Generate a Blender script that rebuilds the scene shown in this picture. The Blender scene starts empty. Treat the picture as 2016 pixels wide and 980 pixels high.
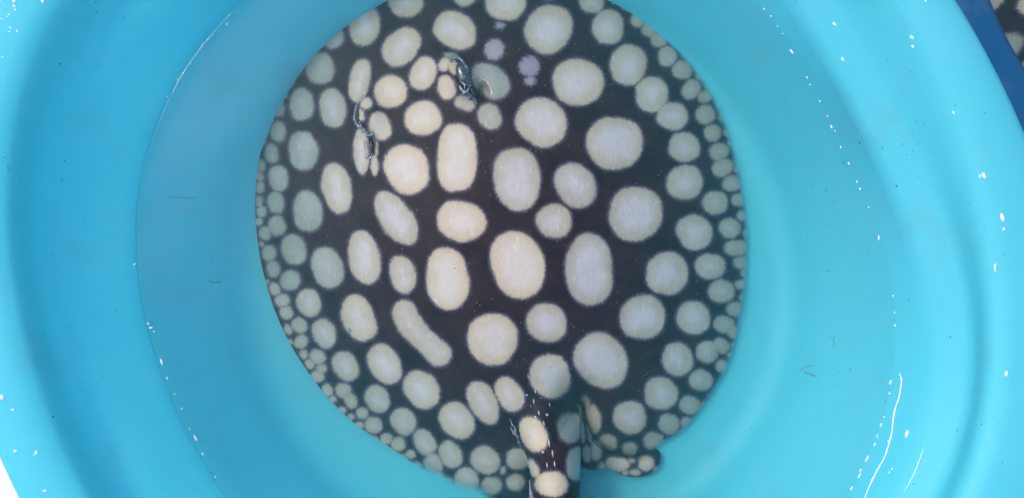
import bpy, math, random
import numpy as np
from mathutils import Vector, noise as mnoise

random.seed(7)
rng = np.random.default_rng(7)
S = bpy.context.scene
COL = S.collection
R = math.radians

# ------------------------------------------------------------------ camera
H = 0.95                     # lens height above the tub floor (m)
KS = 0.000602                # metres per photo pixel per metre of distance
cam = bpy.data.objects.new('camera', bpy.data.cameras.new('camera'))
COL.objects.link(cam)
cam.location = (0, 0, H)
cam.rotation_euler = (0, 0, 0)
cam.data.sensor_width = 36
cam.data.lens = 36 / (KS * 2016)
cam.data.clip_start = 0.01
cam.data.clip_end = 200
S.camera = cam

# ------------------------------------------------------------------ light
SUN_EL, SUN_AZ = R(54), R(150)      # azimuth of the sun seen from above, counter-clockwise from +x
w = bpy.data.worlds.new('World'); S.world = w; w.use_nodes = True
nt = w.node_tree; nt.nodes.clear()
sky = nt.nodes.new('ShaderNodeTexSky'); sky.sky_type = 'NISHITA'; sky.sun_disc = False
sky.sun_elevation = SUN_EL
sky.sun_rotation = R(90) - SUN_AZ
sky.air_density = 0.6; sky.dust_density = 1.6; sky.ozone_density = 0.0
bg = nt.nodes.new('ShaderNodeBackground'); bg.inputs[1].default_value = 0.15
wo = nt.nodes.new('ShaderNodeOutputWorld')
nt.links.new(sky.outputs[0], bg.inputs[0]); nt.links.new(bg.outputs[0], wo.inputs[0])

sl = bpy.data.lights.new('sun', 'SUN'); sl.energy = 0.52; sl.angle = R(11); sl.color = (1.0, 0.90, 0.78)
so = bpy.data.objects.new('sun', sl); COL.objects.link(so)
sd = Vector((math.cos(SUN_EL) * math.cos(SUN_AZ), math.cos(SUN_EL) * math.sin(SUN_AZ), math.sin(SUN_EL)))
so.rotation_euler = sd.to_track_quat('Z', 'Y').to_euler()
so.location = sd * 5

S.view_settings.view_transform = 'Standard'; S.view_settings.look = 'None'
S.view_settings.exposure = 1.47; S.view_settings.gamma = 1; S.view_settings.use_curve_mapping = False
S.render.engine = 'CYCLES'
S.cycles.max_bounces = 10; S.cycles.transparent_max_bounces = 24
S.cycles.volume_bounces = 1
S.cycles.caustics_reflective = False
S.cycles.use_denoising = True

# ------------------------------------------------------------------ helpers
def sc(z): return (H - z) * KS
def P(u, v, z):
    """photo pixel (2016 x 980) seen at height z -> world point"""
    s = sc(z); return ((u - 1008) * s, (490 - v) * s, z)
def PA(u, v, z):
    s = (H - z) * KS
    return np.stack([(u - 1008) * s, (490 - v) * s, z], -1)

def mesh_obj(name, verts, faces, mat, parent=None, smooth=True, loc=(0, 0, 0)):
    me = bpy.data.meshes.new(name)
    V = np.asarray(verts, dtype=np.float32) - np.asarray(loc, dtype=np.float32)
    me.from_pydata(V.tolist() if len(V) < 4000 else [tuple(p) for p in V.tolist()], [], faces)
    me.validate(); me.update()
    if smooth: me.polygons.foreach_set('use_smooth', [True] * len(me.polygons))
    me.materials.append(mat)
    o = bpy.data.objects.new(name, me); COL.objects.link(o)
    if parent is not None: o.parent = parent
    else: o.location = loc
    return o

def empty(name, loc):
    o = bpy.data.objects.new(name, None); COL.objects.link(o); o.location = loc
    o.empty_display_size = 0.05
    return o

def tag(o, label=None, cat=None, group=None, kind=None):
    if label: o['label'] = label
    if cat: o['category'] = cat
    if group: o['group'] = group
    if kind: o['kind'] = kind
    return o

def copy_tree(o, parent=None):
    c = o.copy(); COL.objects.link(c)
    if parent is not None: c.parent = parent
    for ch in [x for x in COL.objects if x.parent == o]:
        copy_tree(ch, c)
    return c

class NT:
    def __init__(s, name):
        s.m = bpy.data.materials.new(name); s.m.use_nodes = True
        s.t = s.m.node_tree; s.t.nodes.clear()
        s.out = s.t.nodes.new('ShaderNodeOutputMaterial')
    def n(s, typ, **kw):
        nd = s.t.nodes.new('ShaderNode' + typ)
        for k, v in kw.items():
            if k.startswith('i_'):
                key = k[2:].replace('_', ' ')
                nd.inputs[key].default_value = v
            else: setattr(nd, k, v)
        return nd
    def l(s, a, b): s.t.links.new(a, b)
    def math(s, op, a, b=None, c=None, clamp=False):
        nd = s.t.nodes.new('ShaderNodeMath'); nd.operation = op; nd.use_clamp = clamp
        for i, x in enumerate((a, b, c)):
            if x is None: continue
            if isinstance(x, (int, float)): nd.inputs[i].default_value = x
            else: s.l(x, nd.inputs[i])
        return nd.outputs[0]
    def mix(s, fac, a, b):
        nd = s.t.nodes.new('ShaderNodeMix'); nd.data_type = 'RGBA'
        for idx, x in ((0, fac), (6, a), (7, b)):
            if isinstance(x, (int, float)): nd.inputs[idx].default_value = x
            elif isinstance(x, tuple): nd.inputs[idx].default_value = (*x, 1)
            else: s.l(x, nd.inputs[idx])
        return nd.outputs[2]
    def ss(s, x, lo, hi):
        nd = s.t.nodes.new('ShaderNodeMapRange'); nd.interpolation_type = 'SMOOTHSTEP'
        s.l(x, nd.inputs[0]); nd.inputs[1].default_value = lo; nd.inputs[2].default_value = hi
        return nd.outputs[0]
    def noise(s, scale, detail=3, rough=0.5, vec=None):
        nd = s.t.nodes.new('ShaderNodeTexNoise'); nd.inputs['Scale'].default_value = scale
        nd.inputs['Detail'].default_value = detail; nd.inputs['Roughness'].default_value = rough
        if vec is not None: s.l(vec, nd.inputs['Vector'])
        return nd.outputs[0]
    def voro(s, scale, vec=None):
        nd = s.t.nodes.new('ShaderNodeTexVoronoi'); nd.inputs['Scale'].default_value = scale
        if vec is not None: s.l(vec, nd.inputs['Vector'])
        return nd

# ------------------------------------------------------------------ materials
def plastic(name, base, dark):
    k = NT(name); tc = k.n('TexCoord').outputs['Object']
    n1 = k.noise(9, 4, 0.6, tc); n2 = k.noise(60, 5, 0.65, tc)
    c = k.mix(k.ss(n1, 0.35, 0.7), base, dark)
    grime = k.ss(n2, 0.60, 0.78)
    c = k.mix(k.math('MULTIPLY', grime, 0.14), c, (0.16, 0.22, 0.20))
    c = k.mix(k.math('MULTIPLY', k.ss(k.noise(17, 5, 0.65, tc), 0.52, 0.74), 0.16), c, (0.24, 0.36, 0.38))
    v = k.voro(150, tc)                                           # sparse dirt specks
    sp = k.math('MULTIPLY', k.math('LESS_THAN', v.outputs['Distance'], 0.10),
                k.math('GREATER_THAN', k.noise(23, 2, 0.5, tc), 0.62))
    c = k.mix(k.math('MULTIPLY', sp, 0.65), c, (0.04, 0.10, 0.10))
    mp = k.n('Mapping'); mp.inputs['Scale'].default_value = (1, 7, 3); mp.inputs['Rotation'].default_value = (0, 0, 1.1)
    k.l(tc, mp.inputs[0])
    scr = k.ss(k.noise(70, 2, 0.5, mp.outputs[0]), 0.72, 0.80)
    c = k.mix(k.math('MULTIPLY', scr, 0.22), c, (0.5, 0.75, 0.85))
    b = k.n('BsdfPrincipled'); k.l(c, b.inputs['Base Color'])
    b.inputs['Roughness'].default_value = 0.38
    k.l(k.math('MULTIPLY_ADD', n2, 0.18, 0.42), b.inputs['Roughness'])
    b.inputs['Specular IOR Level'].default_value = 0.42
    tl = k.n('BsdfTranslucent'); k.l(c, tl.inputs[0]); pm = k.n('MixShader'); pm.inputs[0].default_value = 0.50
    bp = k.n('Bump'); bp.inputs['Strength'].default_value = 0.12; bp.inputs['Distance'].default_value = 0.002
    k.l(k.math('ADD', k.noise(25, 3, 0.5, tc), k.math('MULTIPLY', n2, 0.3)), bp.inputs['Height'])
    k.l(bp.outputs[0], b.inputs['Normal'])
    k.l(b.outputs[0], pm.inputs[1]); k.l(tl.outputs[0], pm.inputs[2]); k.l(pm.outputs[0], k.out.inputs[0])
    return k.m
M_plastic = plastic('cyan_plastic', (0.12, 0.665, 0.735), (0.14, 0.675, 0.745))
M_plastic2 = plastic('blue_plastic', (0.008, 0.15, 0.34), (0.01, 0.14, 0.30))

def make_skin():
    k = NT('stingray_skin'); tc = k.n('TexCoord').outputs['Object']
    d = k.n('Attribute', attribute_name='spot').outputs['Fac']       # signed distance to the nearest spot edge, px
    rad = k.n('Attribute', attribute_name='fringe').outputs['Vector']
    tone = k.n('Attribute', attribute_name='tone').outputs['Vector']  # warmth, teal, fur
    ts = k.n('SeparateXYZ'); k.l(tone, ts.inputs[0])
    fin = k.n('Attribute', attribute_name='fin').outputs['Fac']
    fr = k.noise(1.0, 3, 0.75, rad)                                  # hair-fine radial fringe
    fr = k.math('SUBTRACT', fr, 0.5)
    g = k.math('SUBTRACT', k.noise(380, 3, 0.7, tc), 0.5)
    g2 = k.math('SUBTRACT', k.noise(90, 2, 0.5, tc), 0.5)
    amp = k.math('MULTIPLY_ADD', ts.outputs[2], 8, 3.6)
    e = k.math('ADD', d, k.math('MULTIPLY', fr, amp))
    e = k.math('ADD', e, k.math('MULTIPLY', g, k.math('MULTIPLY_ADD', ts.outputs[2], 10, 8.5)))
    e = k.math('ADD', e, k.math('MULTIPLY', g2, 5))
    m = k.math('ADD', k.math('MULTIPLY', k.ss(e, -2.4, 4.2), 0.8), k.math('MULTIPLY', k.ss(e, -3, 12), 0.2))
    m = k.math('MULTIPLY', m, k.math('MULTIPLY_ADD', ts.outputs[2], -0.42, 1.0))
    halo = k.ss(e, -7.5, 1.5)
    # skin between the spots
    mott = k.noise(34, 5, 0.6, tc)
    blk = k.mix(k.ss(mott, 0.3, 0.72), (0.006, 0.0042, 0.0062), (0.022, 0.010, 0.011))
    fine = k.noise(900, 2, 0.6, tc)
    blk = k.mix(k.math('MULTIPLY', k.ss(fine, 0.55, 0.8), 0.5), blk, (0.05, 0.042, 0.055))
    scar = k.math('MULTIPLY', k.ss(k.noise(55, 4, 0.7, tc), 0.67, 0.76), 0.25)
    blk = k.mix(scar, blk, (0.16, 0.12, 0.13))
    v = k.voro(260, tc)
    sp = k.math('MULTIPLY', k.math('LESS_THAN', v.outputs['Distance'], 0.11), k.math('GREATER_THAN', k.noise(70, 2, 0.5, tc), 0.60))
    blk = k.mix(k.math('MULTIPLY', sp, 0.55), blk, (0.5, 0.5, 0.52))
    blk = k.mix(k.math('MULTIPLY', k.math('SUBTRACT', halo, m), 0.28), blk, (0.20, 0.19, 0.30))
    # spots: warm near the rim, paler and cooler inside
    warm_r = k.mix(ts.outputs[0], (0.32, 0.295, 0.225), (0.47, 0.38, 0.265))
    cool_i = k.mix(ts.outputs[0], (0.41, 0.385, 0.385), (0.51, 0.45, 0.37))
    s = k.mix(k.ss(k.math('ADD', d, k.math('MULTIPLY', k.math('SUBTRACT', k.noise(60, 3, 0.6, tc), 0.5), 30)), 8, 34), warm_r, cool_i)
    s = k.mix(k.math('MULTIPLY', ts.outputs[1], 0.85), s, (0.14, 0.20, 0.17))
    s = k.mix(k.math('MULTIPLY', ts.outputs[2], 0.7), s, (0.34, 0.32, 0.44))
    wr = k.noise(1.6, 4, 0.7, rad)
    mp = k.n('Mapping'); mp.inputs['Scale'].default_value = (1, 0.22, 1); mp.inputs['Rotation'].default_value = (0, 0, 0.25)
    k.l(tc, mp.inputs[0])
    streak = k.noise(330, 3, 0.65, mp.outputs[0])
    s = k.mix(k.math('MULTIPLY', k.ss(streak, 0.56, 0.78), 0.22), s, (0.86, 0.84, 0.82))
    s = k.mix(k.math('MULTIPLY', k.ss(k.noise(420, 2, 0.6, tc), 0.5, 0.75), 0.24), s, (0.30, 0.26, 0.25))
    s = k.mix(k.math('MULTIPLY', k.ss(k.noise(24, 3, 0.6, tc), 0.42, 0.7), 0.22), s, (0.48, 0.48, 0.47))
    c = k.mix(m, blk, s)
    b = k.n('BsdfPrincipled'); k.l(c, b.inputs['Base Color'])
    b.inputs['Roughness'].default_value = 0.55
    b.inputs['Specular IOR Level'].default_value = 0.12
    bp = k.n('Bump'); bp.inputs['Strength'].default_value = 0.35; bp.inputs['Distance'].default_value = 0.0012
    k.l(k.math('ADD', k.noise(240, 3, 0.65, tc), k.math('MULTIPLY', streak, 0.6)), bp.inputs['Height'])
    bp2 = k.n('Bump'); bp2.inputs['Strength'].default_value = 0.5; bp2.inputs['Distance'].default_value = 0.004
    k.l(k.noise(38, 4, 0.55, tc), bp2.inputs['Height']); k.l(bp.outputs[0], bp2.inputs['Normal'])
    k.l(bp2.outputs[0], b.inputs['Normal'])
    tr = k.n('BsdfTransparent'); ms = k.n('MixShader')
    fa = k.math('ADD', fin, k.math('MULTIPLY', k.math('MULTIPLY', g2, fin), 0.9), clamp=True)
    k.l(fa, ms.inputs[0]); k.l(b.outputs[0], ms.inputs[1]); k.l(tr.outputs[0], ms.inputs[2])
    k.l(ms.outputs[0], k.out.inputs[0])
    return k.m
M_skin = make_skin()

def simple(name, col, rough=0.4, spec=0.5, coat=0.0, nz=None):
    k = NT(name); b = k.n('BsdfPrincipled')
    b.inputs['Base Color'].default_value = (*col, 1); b.inputs['Roughness'].default_value = rough
    b.inputs['Specular IOR Level'].default_value = spec; b.inputs['Coat Weight'].default_value = coat
    b.inputs['Coat Roughness'].default_value = 0.05
    if nz:
        tc = k.n('TexCoord').outputs['Object']
        c = k.mix(k.ss(k.noise(nz[0], 4, 0.6, tc), 0.35, 0.65), col, nz[1]); k.l(c, b.inputs['Base Color'])
        bp = k.n('Bump'); bp.inputs['Strength'].default_value = 0.4; bp.inputs['Distance'].default_value = 0.001
        k.l(k.noise(nz[0] * 3, 3, 0.6, tc), bp.inputs['Height']); k.l(bp.outputs[0], b.inputs['Normal'])
    k.l(b.outputs[0], k.out.inputs[0]); return k.m
M_board = simple('white_foam', (0.90, 0.91, 0.92), 0.6, 0.3, 0, (90, (0.84, 0.85, 0.86)))
M_ground = simple('wet_concrete', (0.22, 0.21, 0.20), 0.5, 0.5, 0, (12, (0.30, 0.29, 0.27)))
M_eye = simple('eye_dark', (0.012, 0.016, 0.020), 0.15, 0.6, 0.5, (160, (0.05, 0.07, 0.075)))
M_pupil = simple('pupil_black', (0.002, 0.002, 0.003), 0.05, 0.9, 1.0)
M_lid = simple('wet_lid', (0.10, 0.16, 0.19), 0.35, 0.4, 0.25, (200, (0.03, 0.045, 0.06)))
M_fold = simple('spiracle_skin', (0.30, 0.24, 0.22), 0.35, 0.5, 0.3, (300, (0.20, 0.17, 0.18)))
M_thorn = simple('pale_thorn', (0.42, 0.42, 0.47), 0.4, 0.5, 0.2)
M_dirt = simple('dark_dirt', (0.03, 0.06, 0.06), 0.8, 0.2)
M_straw = simple('olive_straw', (0.12, 0.24, 0.22), 0.8, 0.2)

def water_mat():
    k = NT('water')
    lw = k.n('LayerWeight'); lw.inputs[0].default_value = 0.5
    f = k.math('MULTIPLY_ADD', k.math('POWER', lw.outputs['Facing'], 5), 0.95, 0.018, clamp=True)
    tr = k.n('BsdfTransparent'); gl = k.n('BsdfGlossy'); gl.inputs['Roughness'].default_value = 0.03
    tc = k.n('TexCoord').outputs['Object']
    bp = k.n('Bump'); bp.inputs['Strength'].default_value = 0.25; bp.inputs['Distance'].default_value = 0.0015
    k.l(k.noise(22, 3, 0.5, tc), bp.inputs['Height']); k.l(bp.outputs[0], gl.inputs['Normal'])
    ms = k.n('MixShader'); k.l(f, ms.inputs[0]); k.l(tr.outputs[0], ms.inputs[1]); k.l(gl.outputs[0], ms.inputs[2])
    k.l(ms.outputs[0], k.out.inputs[0])
    vs = k.n('VolumeScatter'); vs.inputs['Color'].default_value = (0.15, 0.85, 0.90, 1); vs.inputs['Density'].default_value = 0.8
    va = k.n('VolumeAbsorption'); va.inputs['Color'].default_value = (0.0, 0.9, 0.95, 1); va.inputs['Density'].default_value = 1.1
    ad = k.n('AddShader'); k.l(vs.outputs[0], ad.inputs[0]); k.l(va.outputs[0], ad.inputs[1])
    k.l(ad.outputs[0], k.out.inputs['Volume'])
    return k.m
M_water = water_mat()

def bead_mat():
    k = NT('water_bead')
    b = k.n('BsdfPrincipled'); b.inputs['Base Color'].default_value = (0.92, 0.97, 1, 1)  # white base colour stands in for glints on clear water
    b.inputs['Roughness'].default_value = 0.12; b.inputs['Specular IOR Level'].default_value = 1.0
    tr = k.n('BsdfTransparent'); ms = k.n('MixShader')
    lw = k.n('LayerWeight'); lw.inputs[0].default_value = 0.5
    f = k.math('MULTIPLY_ADD', k.math('SUBTRACT', 1.0, lw.outputs['Facing']), 0.85, 0.0, clamp=True)
    k.l(f, ms.inputs[0]); k.l(tr.outputs[0], ms.inputs[1]); k.l(b.outputs[0], ms.inputs[2])
    k.l(ms.outputs[0], k.out.inputs[0]); return k.m
M_bead = bead_mat()

# ------------------------------------------------------------------ basin shape
C0 = (1010.0, 530.0)
Z_W = 0.12
def fourier(points, order=3, lam=0.02, base=None):
    th = np.array([math.atan2(y - C0[1], x - C0[0]) for x, y in points])
    r = np.array([math.hypot(x - C0[0], y - C0[1]) for x, y in points])
    A = [np.ones_like(th)]
    for n in range(1, order + 1): A += [np.cos(n * th), np.sin(n * th)]
    A = np.stack(A, 1)
    Rg = np.diag([0.0] + [lam * len(r) * (n ** 2) for n in range(1, order + 1) for _ in (0, 1)])
    co = np.linalg.solve(A.T @ A + Rg, A.T @ r)
    def f(t):
        out = co[0] + 0 * t
        for n in range(1, order + 1):
            out = out + co[2 * n - 1] * np.cos(n * t) + co[2 * n] * np.sin(n * t)
        return out
    return f
W_PTS = [(490, 0), (430, 60), (350, 155), (300, 255), (270, 370), (265, 480), (275, 560), (300, 650), (325, 725),
         (350, 790), (390, 880), (437, 970), (1500, 0), (1560, 100), (1622, 215), (1690, 360), (1740, 480),
         (1760, 580), (1761, 660), (1753, 755), (1733, 835), (1702, 905), (1665, 980), (1000, -215), (740, -150),
         (1260, -130), (1050, 1300), (700, 1210), (1400, 1220)]
S_PTS = [(300, 10), (215, 75), (170, 130), (140, 200), (122, 260), (108, 400), (113, 560), (150, 680), (200, 800), (262, 980),
         (1642, 45), (1712, 165), (1752, 260), (1812, 400), (1845, 505), (1880, 590), (1884, 690), (1870, 800), (1830, 930),
         (1000, -320), (1050, 1390)]
I_PTS = [(88, 0), (28, 130), (8, 220), (-3, 330), (-5, 450), (0, 560), (15, 650), (45, 760), (80, 850), (115, 930), (140, 980), (1800, 0), (1860, 150), (1930, 330), (1968, 500),
         (1985, 680), (1000, -410), (1060, 1480)]
O_PTS = [(1885, 0), (1912, 50), (1940, 110), (1976, 180), (2016, 270), (-30, 820), (0, 890), (18, 935), (38, 980), (-110, 600), (-130, 300), (-40, -50), (150, -300), (1020, -520), (1090, 1600), (2110, 600), (2080, 1000), (1850, 1320)]
fW = fourier(W_PTS, 4, 0.01); fS = fourier(S_PTS, 4, 0.004); fI = fourier(I_PTS, 4, 0.002); fO = fourier(O_PTS, 4, 0.001)
NA = 256
TH = np.linspace(0, 2 * math.pi, NA, endpoint=False)
def ring(rpx, z):
    u = C0[0] + rpx * np.cos(TH); v = C0[1] + rpx * np.sin(TH)
    zz = np.full(NA, z) if np.isscalar(z) else z
    return PA(u, v, zz)
rw, rs, ri, ro = fW(TH), fS(TH), fI(TH), fO(TH)
rmean = rw / rw.mean()
def wall_rings(dr=0.0, dz=0.0):
    """inner profile of the tub from floor to rim, offset outwards by dr metres"""
    prof = []
    fl = 505 * (0.5 + 0.5 * rmean)
    for f in (0.25, 0.5, 0.75, 0.92): prof.append((fl * f, 0.0))
    prof += [(fl, 0.001), (fl * 1.035, 0.003), (fl * 1.075, 0.008), (fl * 1.115, 0.017), (fl * 1.15, 0.030)]
    b0 = fl * 1.15
    for t in (0.25, 0.5, 0.75, 1.0): prof.append((b0 + (rw - b0) * t, 0.030 + (Z_W - 0.030) * t))
    a = rs - 48
    for t in (0.3, 0.65, 1.0): prof.append((rw + (a - rw) * t, Z_W + 0.036 * t ** 0.95))
    prof += [(rs - 32, 0.1610), (rs - 16, 0.1652), (rs, 0.1690), (rs + 18, 0.1732), (rs + 34, 0.1778)]
    c = rs + 34
    for t in (0.3, 0.6, 1.0): prof.append((c + (ri - 34 - c) * t, 0.1778 + 0.034 * t))
    prof += [(ri - 18, 0.2160), (ri - 2, 0.2193), (ri + 18, 0.2220), (ri * 0.4 + ro * 0.6, 0.2240), (ro - 10, 0.2230), (ro - 2, 0.2190), (ro, 0.2130), (ro + 1, 0.2050)]
    return prof
basin_loc = (P(C0[0], C0[1], 0)[0], P(C0[0], C0[1], 0)[1], 0.0)
def build_basin(name, mat):
    prof = wall_rings()
    V = [np.array([[basin_loc[0], basin_loc[1], 0.0]])]
    for r_, z_ in prof: V.append(ring(r_ * np.ones(NA), z_))
    inner_n = len(prof)
    # underside, 3.5 mm below/outside the inner skin
    cx, cy = basin_loc[0], basin_loc[1]
    def push(Rg, dr, dz):
        Q = Rg.copy(); d = Q[:, :2] - np.array([[cx, cy]]); L = np.linalg.norm(d, axis=1, keepdims=True)
        Q[:, :2] += d / L * dr; Q[:, 2] += dz; return Q
    outer = []
    for i in range(inner_n - 1, -1, -1):
        r_, z_ = prof[i]; base = ring(r_ * np.ones(NA), z_)
        if i >= inner_n - 2: outer.append(push(base, -0.004, -0.001))
        elif i >= inner_n - 7: outer.append(push(base, 0.0 if i > inner_n - 7 else 0.004, -0.004))
        elif i >= 9: outer.append(push(base, 0.0042, 0.0))
        elif i >= 4: outer.append(push(base, 0.002, -0.004))
        else: outer.append(push(base, 0, -0.004))
    V += outer
    V.append(np.array([[cx, cy, -0.004]]))
    V = np.concatenate(V); nr = inner_n * 2
    F = []
    for j in range(NA):
        F.append((0, 1 + j, 1 + (j + 1) % NA))
    for i in range(nr - 1):
        a = 1 + i * NA
        for j in range(NA):
            j2 = (j + 1) % NA
            F.append((a + j, a + NA + j, a + NA + j2, a + j2))
    last = len(V) - 1; a = 1 + (nr - 1) * NA
    for j in range(NA): F.append((last, a + (j + 1) % NA, a + j))
    # image v axis points down, so flip winding to face inwards/up
    F = [tuple(reversed(f)) for f in F]
    V[:, 2] += 0.0
    return mesh_obj(name, V, F, mat, loc=basin_loc)
basin = build_basin('plastic_basin', M_plastic)
tag(basin, 'large round pale cyan plastic basin holding the whole spotted stingray in clear water', 'basin', 'round plastic basins')

# ------------------------------------------------------------------ water in the basin
def build_water():
    radial = np.concatenate([np.linspace(0.02, 0.9, 60), np.array([0.93, 0.96, 0.975, 0.985, 0.992, 0.998, 1.004])])
    V = [[basin_loc[0], basin_loc[1], Z_W]]
    for f in radial:
        r_ = rw * f
        u = C0[0] + r_ * np.cos(TH); v = C0[1] + r_ * np.sin(TH)
        z = np.full(NA, Z_W)
        for j in range(NA):
            z[j] += 0.0004 * mnoise.noise(Vector((u[j] * 0.012, v[j] * 0.012, 1.3)))
            if f > 0.96: z[j] += 0.0016 * ((f - 0.96) / 0.044) ** 2 * (0.7 + 0.6 * mnoise.noise(Vector((u[j] * 0.05, v[j] * 0.05, 7))))
        V += PA(u, v, z).tolist()
    prof = wall_rings()[:13]
    for r_, z_ in reversed(prof):
        Q = ring(r_ * np.ones(NA), z_)
        d = Q[:, :2] - np.array([[basin_loc[0], basin_loc[1]]]); L = np.linalg.norm(d, axis=1, keepdims=True)
        Q[:, :2] += d / L * 0.0018; Q[:, 2] -= 0.0018 if z_ < 0.05 else 0.0
        if z_ > 0.11: Q[:, 2] -= 0.002
        V += Q.tolist()
    V.append([basin_loc[0], basin_loc[1], -0.0018])
    nr = len(radial) + len(prof); F = []
    for j in range(NA): F.append((0, 1 + (j + 1) % NA, 1 + j))
    for i in range(nr - 1):
        a = 1 + i * NA
        for j in range(NA):
            j2 = (j + 1) % NA
            F.append((a + j, a + j2, a + NA + j2, a + NA + j))
    a = 1 + (nr - 1) * NA; last = len(V) - 1
    for j in range(NA): F.append((last, a + j, a + (j + 1) % NA))
    F = [tuple(reversed(f)) for f in F]
    V = np.array(V)
    o = mesh_obj('water', V, F, M_water, loc=basin_loc)
    return o
water = build_water(); tag(water, kind='structure')
# consistent outward normals
import bmesh
for o in (water, basin):
    bm = bmesh.new(); bm.from_mesh(o.data); bmesh.ops.recalc_face_normals(bm, faces=bm.faces); bm.to_mesh(o.data); bm.free()

# ------------------------------------------------------------------ stingray
def catmull(pts, n=10, closed=True):
    p = np.array(pts, float); N = len(p); out = []
    rngi = range(N) if closed else range(N - 1)
    for i in rngi:
        if closed: p0, p1, p2, p3 = p[(i - 1) % N], p[i], p[(i + 1) % N], p[(i + 2) % N]
        else: p0, p1, p2, p3 = p[max(i - 1, 0)], p[i], p[i + 1], p[min(i + 2, N - 1)]
        for k in range(n):
            t = k / n
            out.append(0.5 * ((2 * p1) + (-p0 + p2) * t + (2 * p0 - 5 * p1 + 4 * p2 - p3) * t * t + (-p0 + 3 * p1 - 3 * p2 + p3) * t ** 3))
    if not closed: out.append(p[-1])
    return np.array(out)
def seg_dist(U, Vv, poly, closed=True):
    D = np.full(U.shape, 1e9); N = len(poly)
    T = np.zeros(U.shape)
    for i in range(N if closed else N - 1):
        a = poly[i]; b = poly[(i + 1) % N]; ab = b - a; L = (ab ** 2).sum() + 1e-9
        t = np.clip(((U - a[0]) * ab[0] + (Vv - a[1]) * ab[1]) / L, 0, 1)
        d = np.hypot(U - a[0] - t * ab[0], Vv - a[1] - t * ab[1])
        m = d < D; D = np.where(m, d, D); T = np.where(m, i + t, T)
    return D, T
def inside(U, Vv, poly):
    ins = np.zeros(U.shape, bool); N = len(poly)
    for i in range(N):
        a = poly[i]; b = poly[(i + 1) % N]
        if a[1] == b[1]: continue
        c = ((a[1] > Vv) != (b[1] > Vv)) & (U < (b[0] - a[0]) * (Vv - a[1]) / (b[1] - a[1]) + a[0])
        ins ^= c
    return ins
def sdf(U, Vv, poly):
    d, _ = seg_dist(U, Vv, poly); return np.where(inside(U, Vv, poly), d, -d)

DISC = catmull([(660, -2), (598, 70), (560, 140), (532, 220), (513, 300), (503, 380), (505, 455), (517, 530), (541, 610),
                (578, 688), (634, 768), (695, 830), (750, 868), (820, 915), (880, 963), (940, 980), (1000, 988), (1044, 990),
                (1065, 930), (1100, 860), (1130, 800), (1148, 792), (1152, 820), (1162, 850), (1180, 872), (1208, 889), (1242, 898), (1280, 899),
                (1306, 884), (1345, 862), (1400, 800), (1448, 712), (1472, 615), (1483, 510), (1478, 405), (1458, 305),
                (1430, 215), (1382, 135), (1322, 68), (1270, 18), (1215, -25), (1130, -75), (1030, -108), (920, -112), (810, -88), (720, -45)], 6)
TAILC = catmull([(1050, 600), (1060, 680), (1072, 770), (1078, 810), (1083, 850), (1090, 890), (1093, 930), (1093, 980), (1098, 1030), (1125, 1075), (1190, 1105), (1270, 1105), (1350, 1080), (1420, 1035)], 5, False)
TW = np.interp(np.arange(len(TAILC)) / 5, range(14), [70, 66, 62, 62, 60, 54, 49, 48, 42, 34, 26, 19, 12, 4])
AXIS = catmull([(800, 60), (850, 200), (925, 400), (1010, 600), (1078, 800)], 5, False)

def tail_d(U, Vv):
    d, t = seg_dist(U, Vv, TAILC, False)
    wv = np.interp(t, range(len(TW)), TW)
    return d, t, wv

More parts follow.
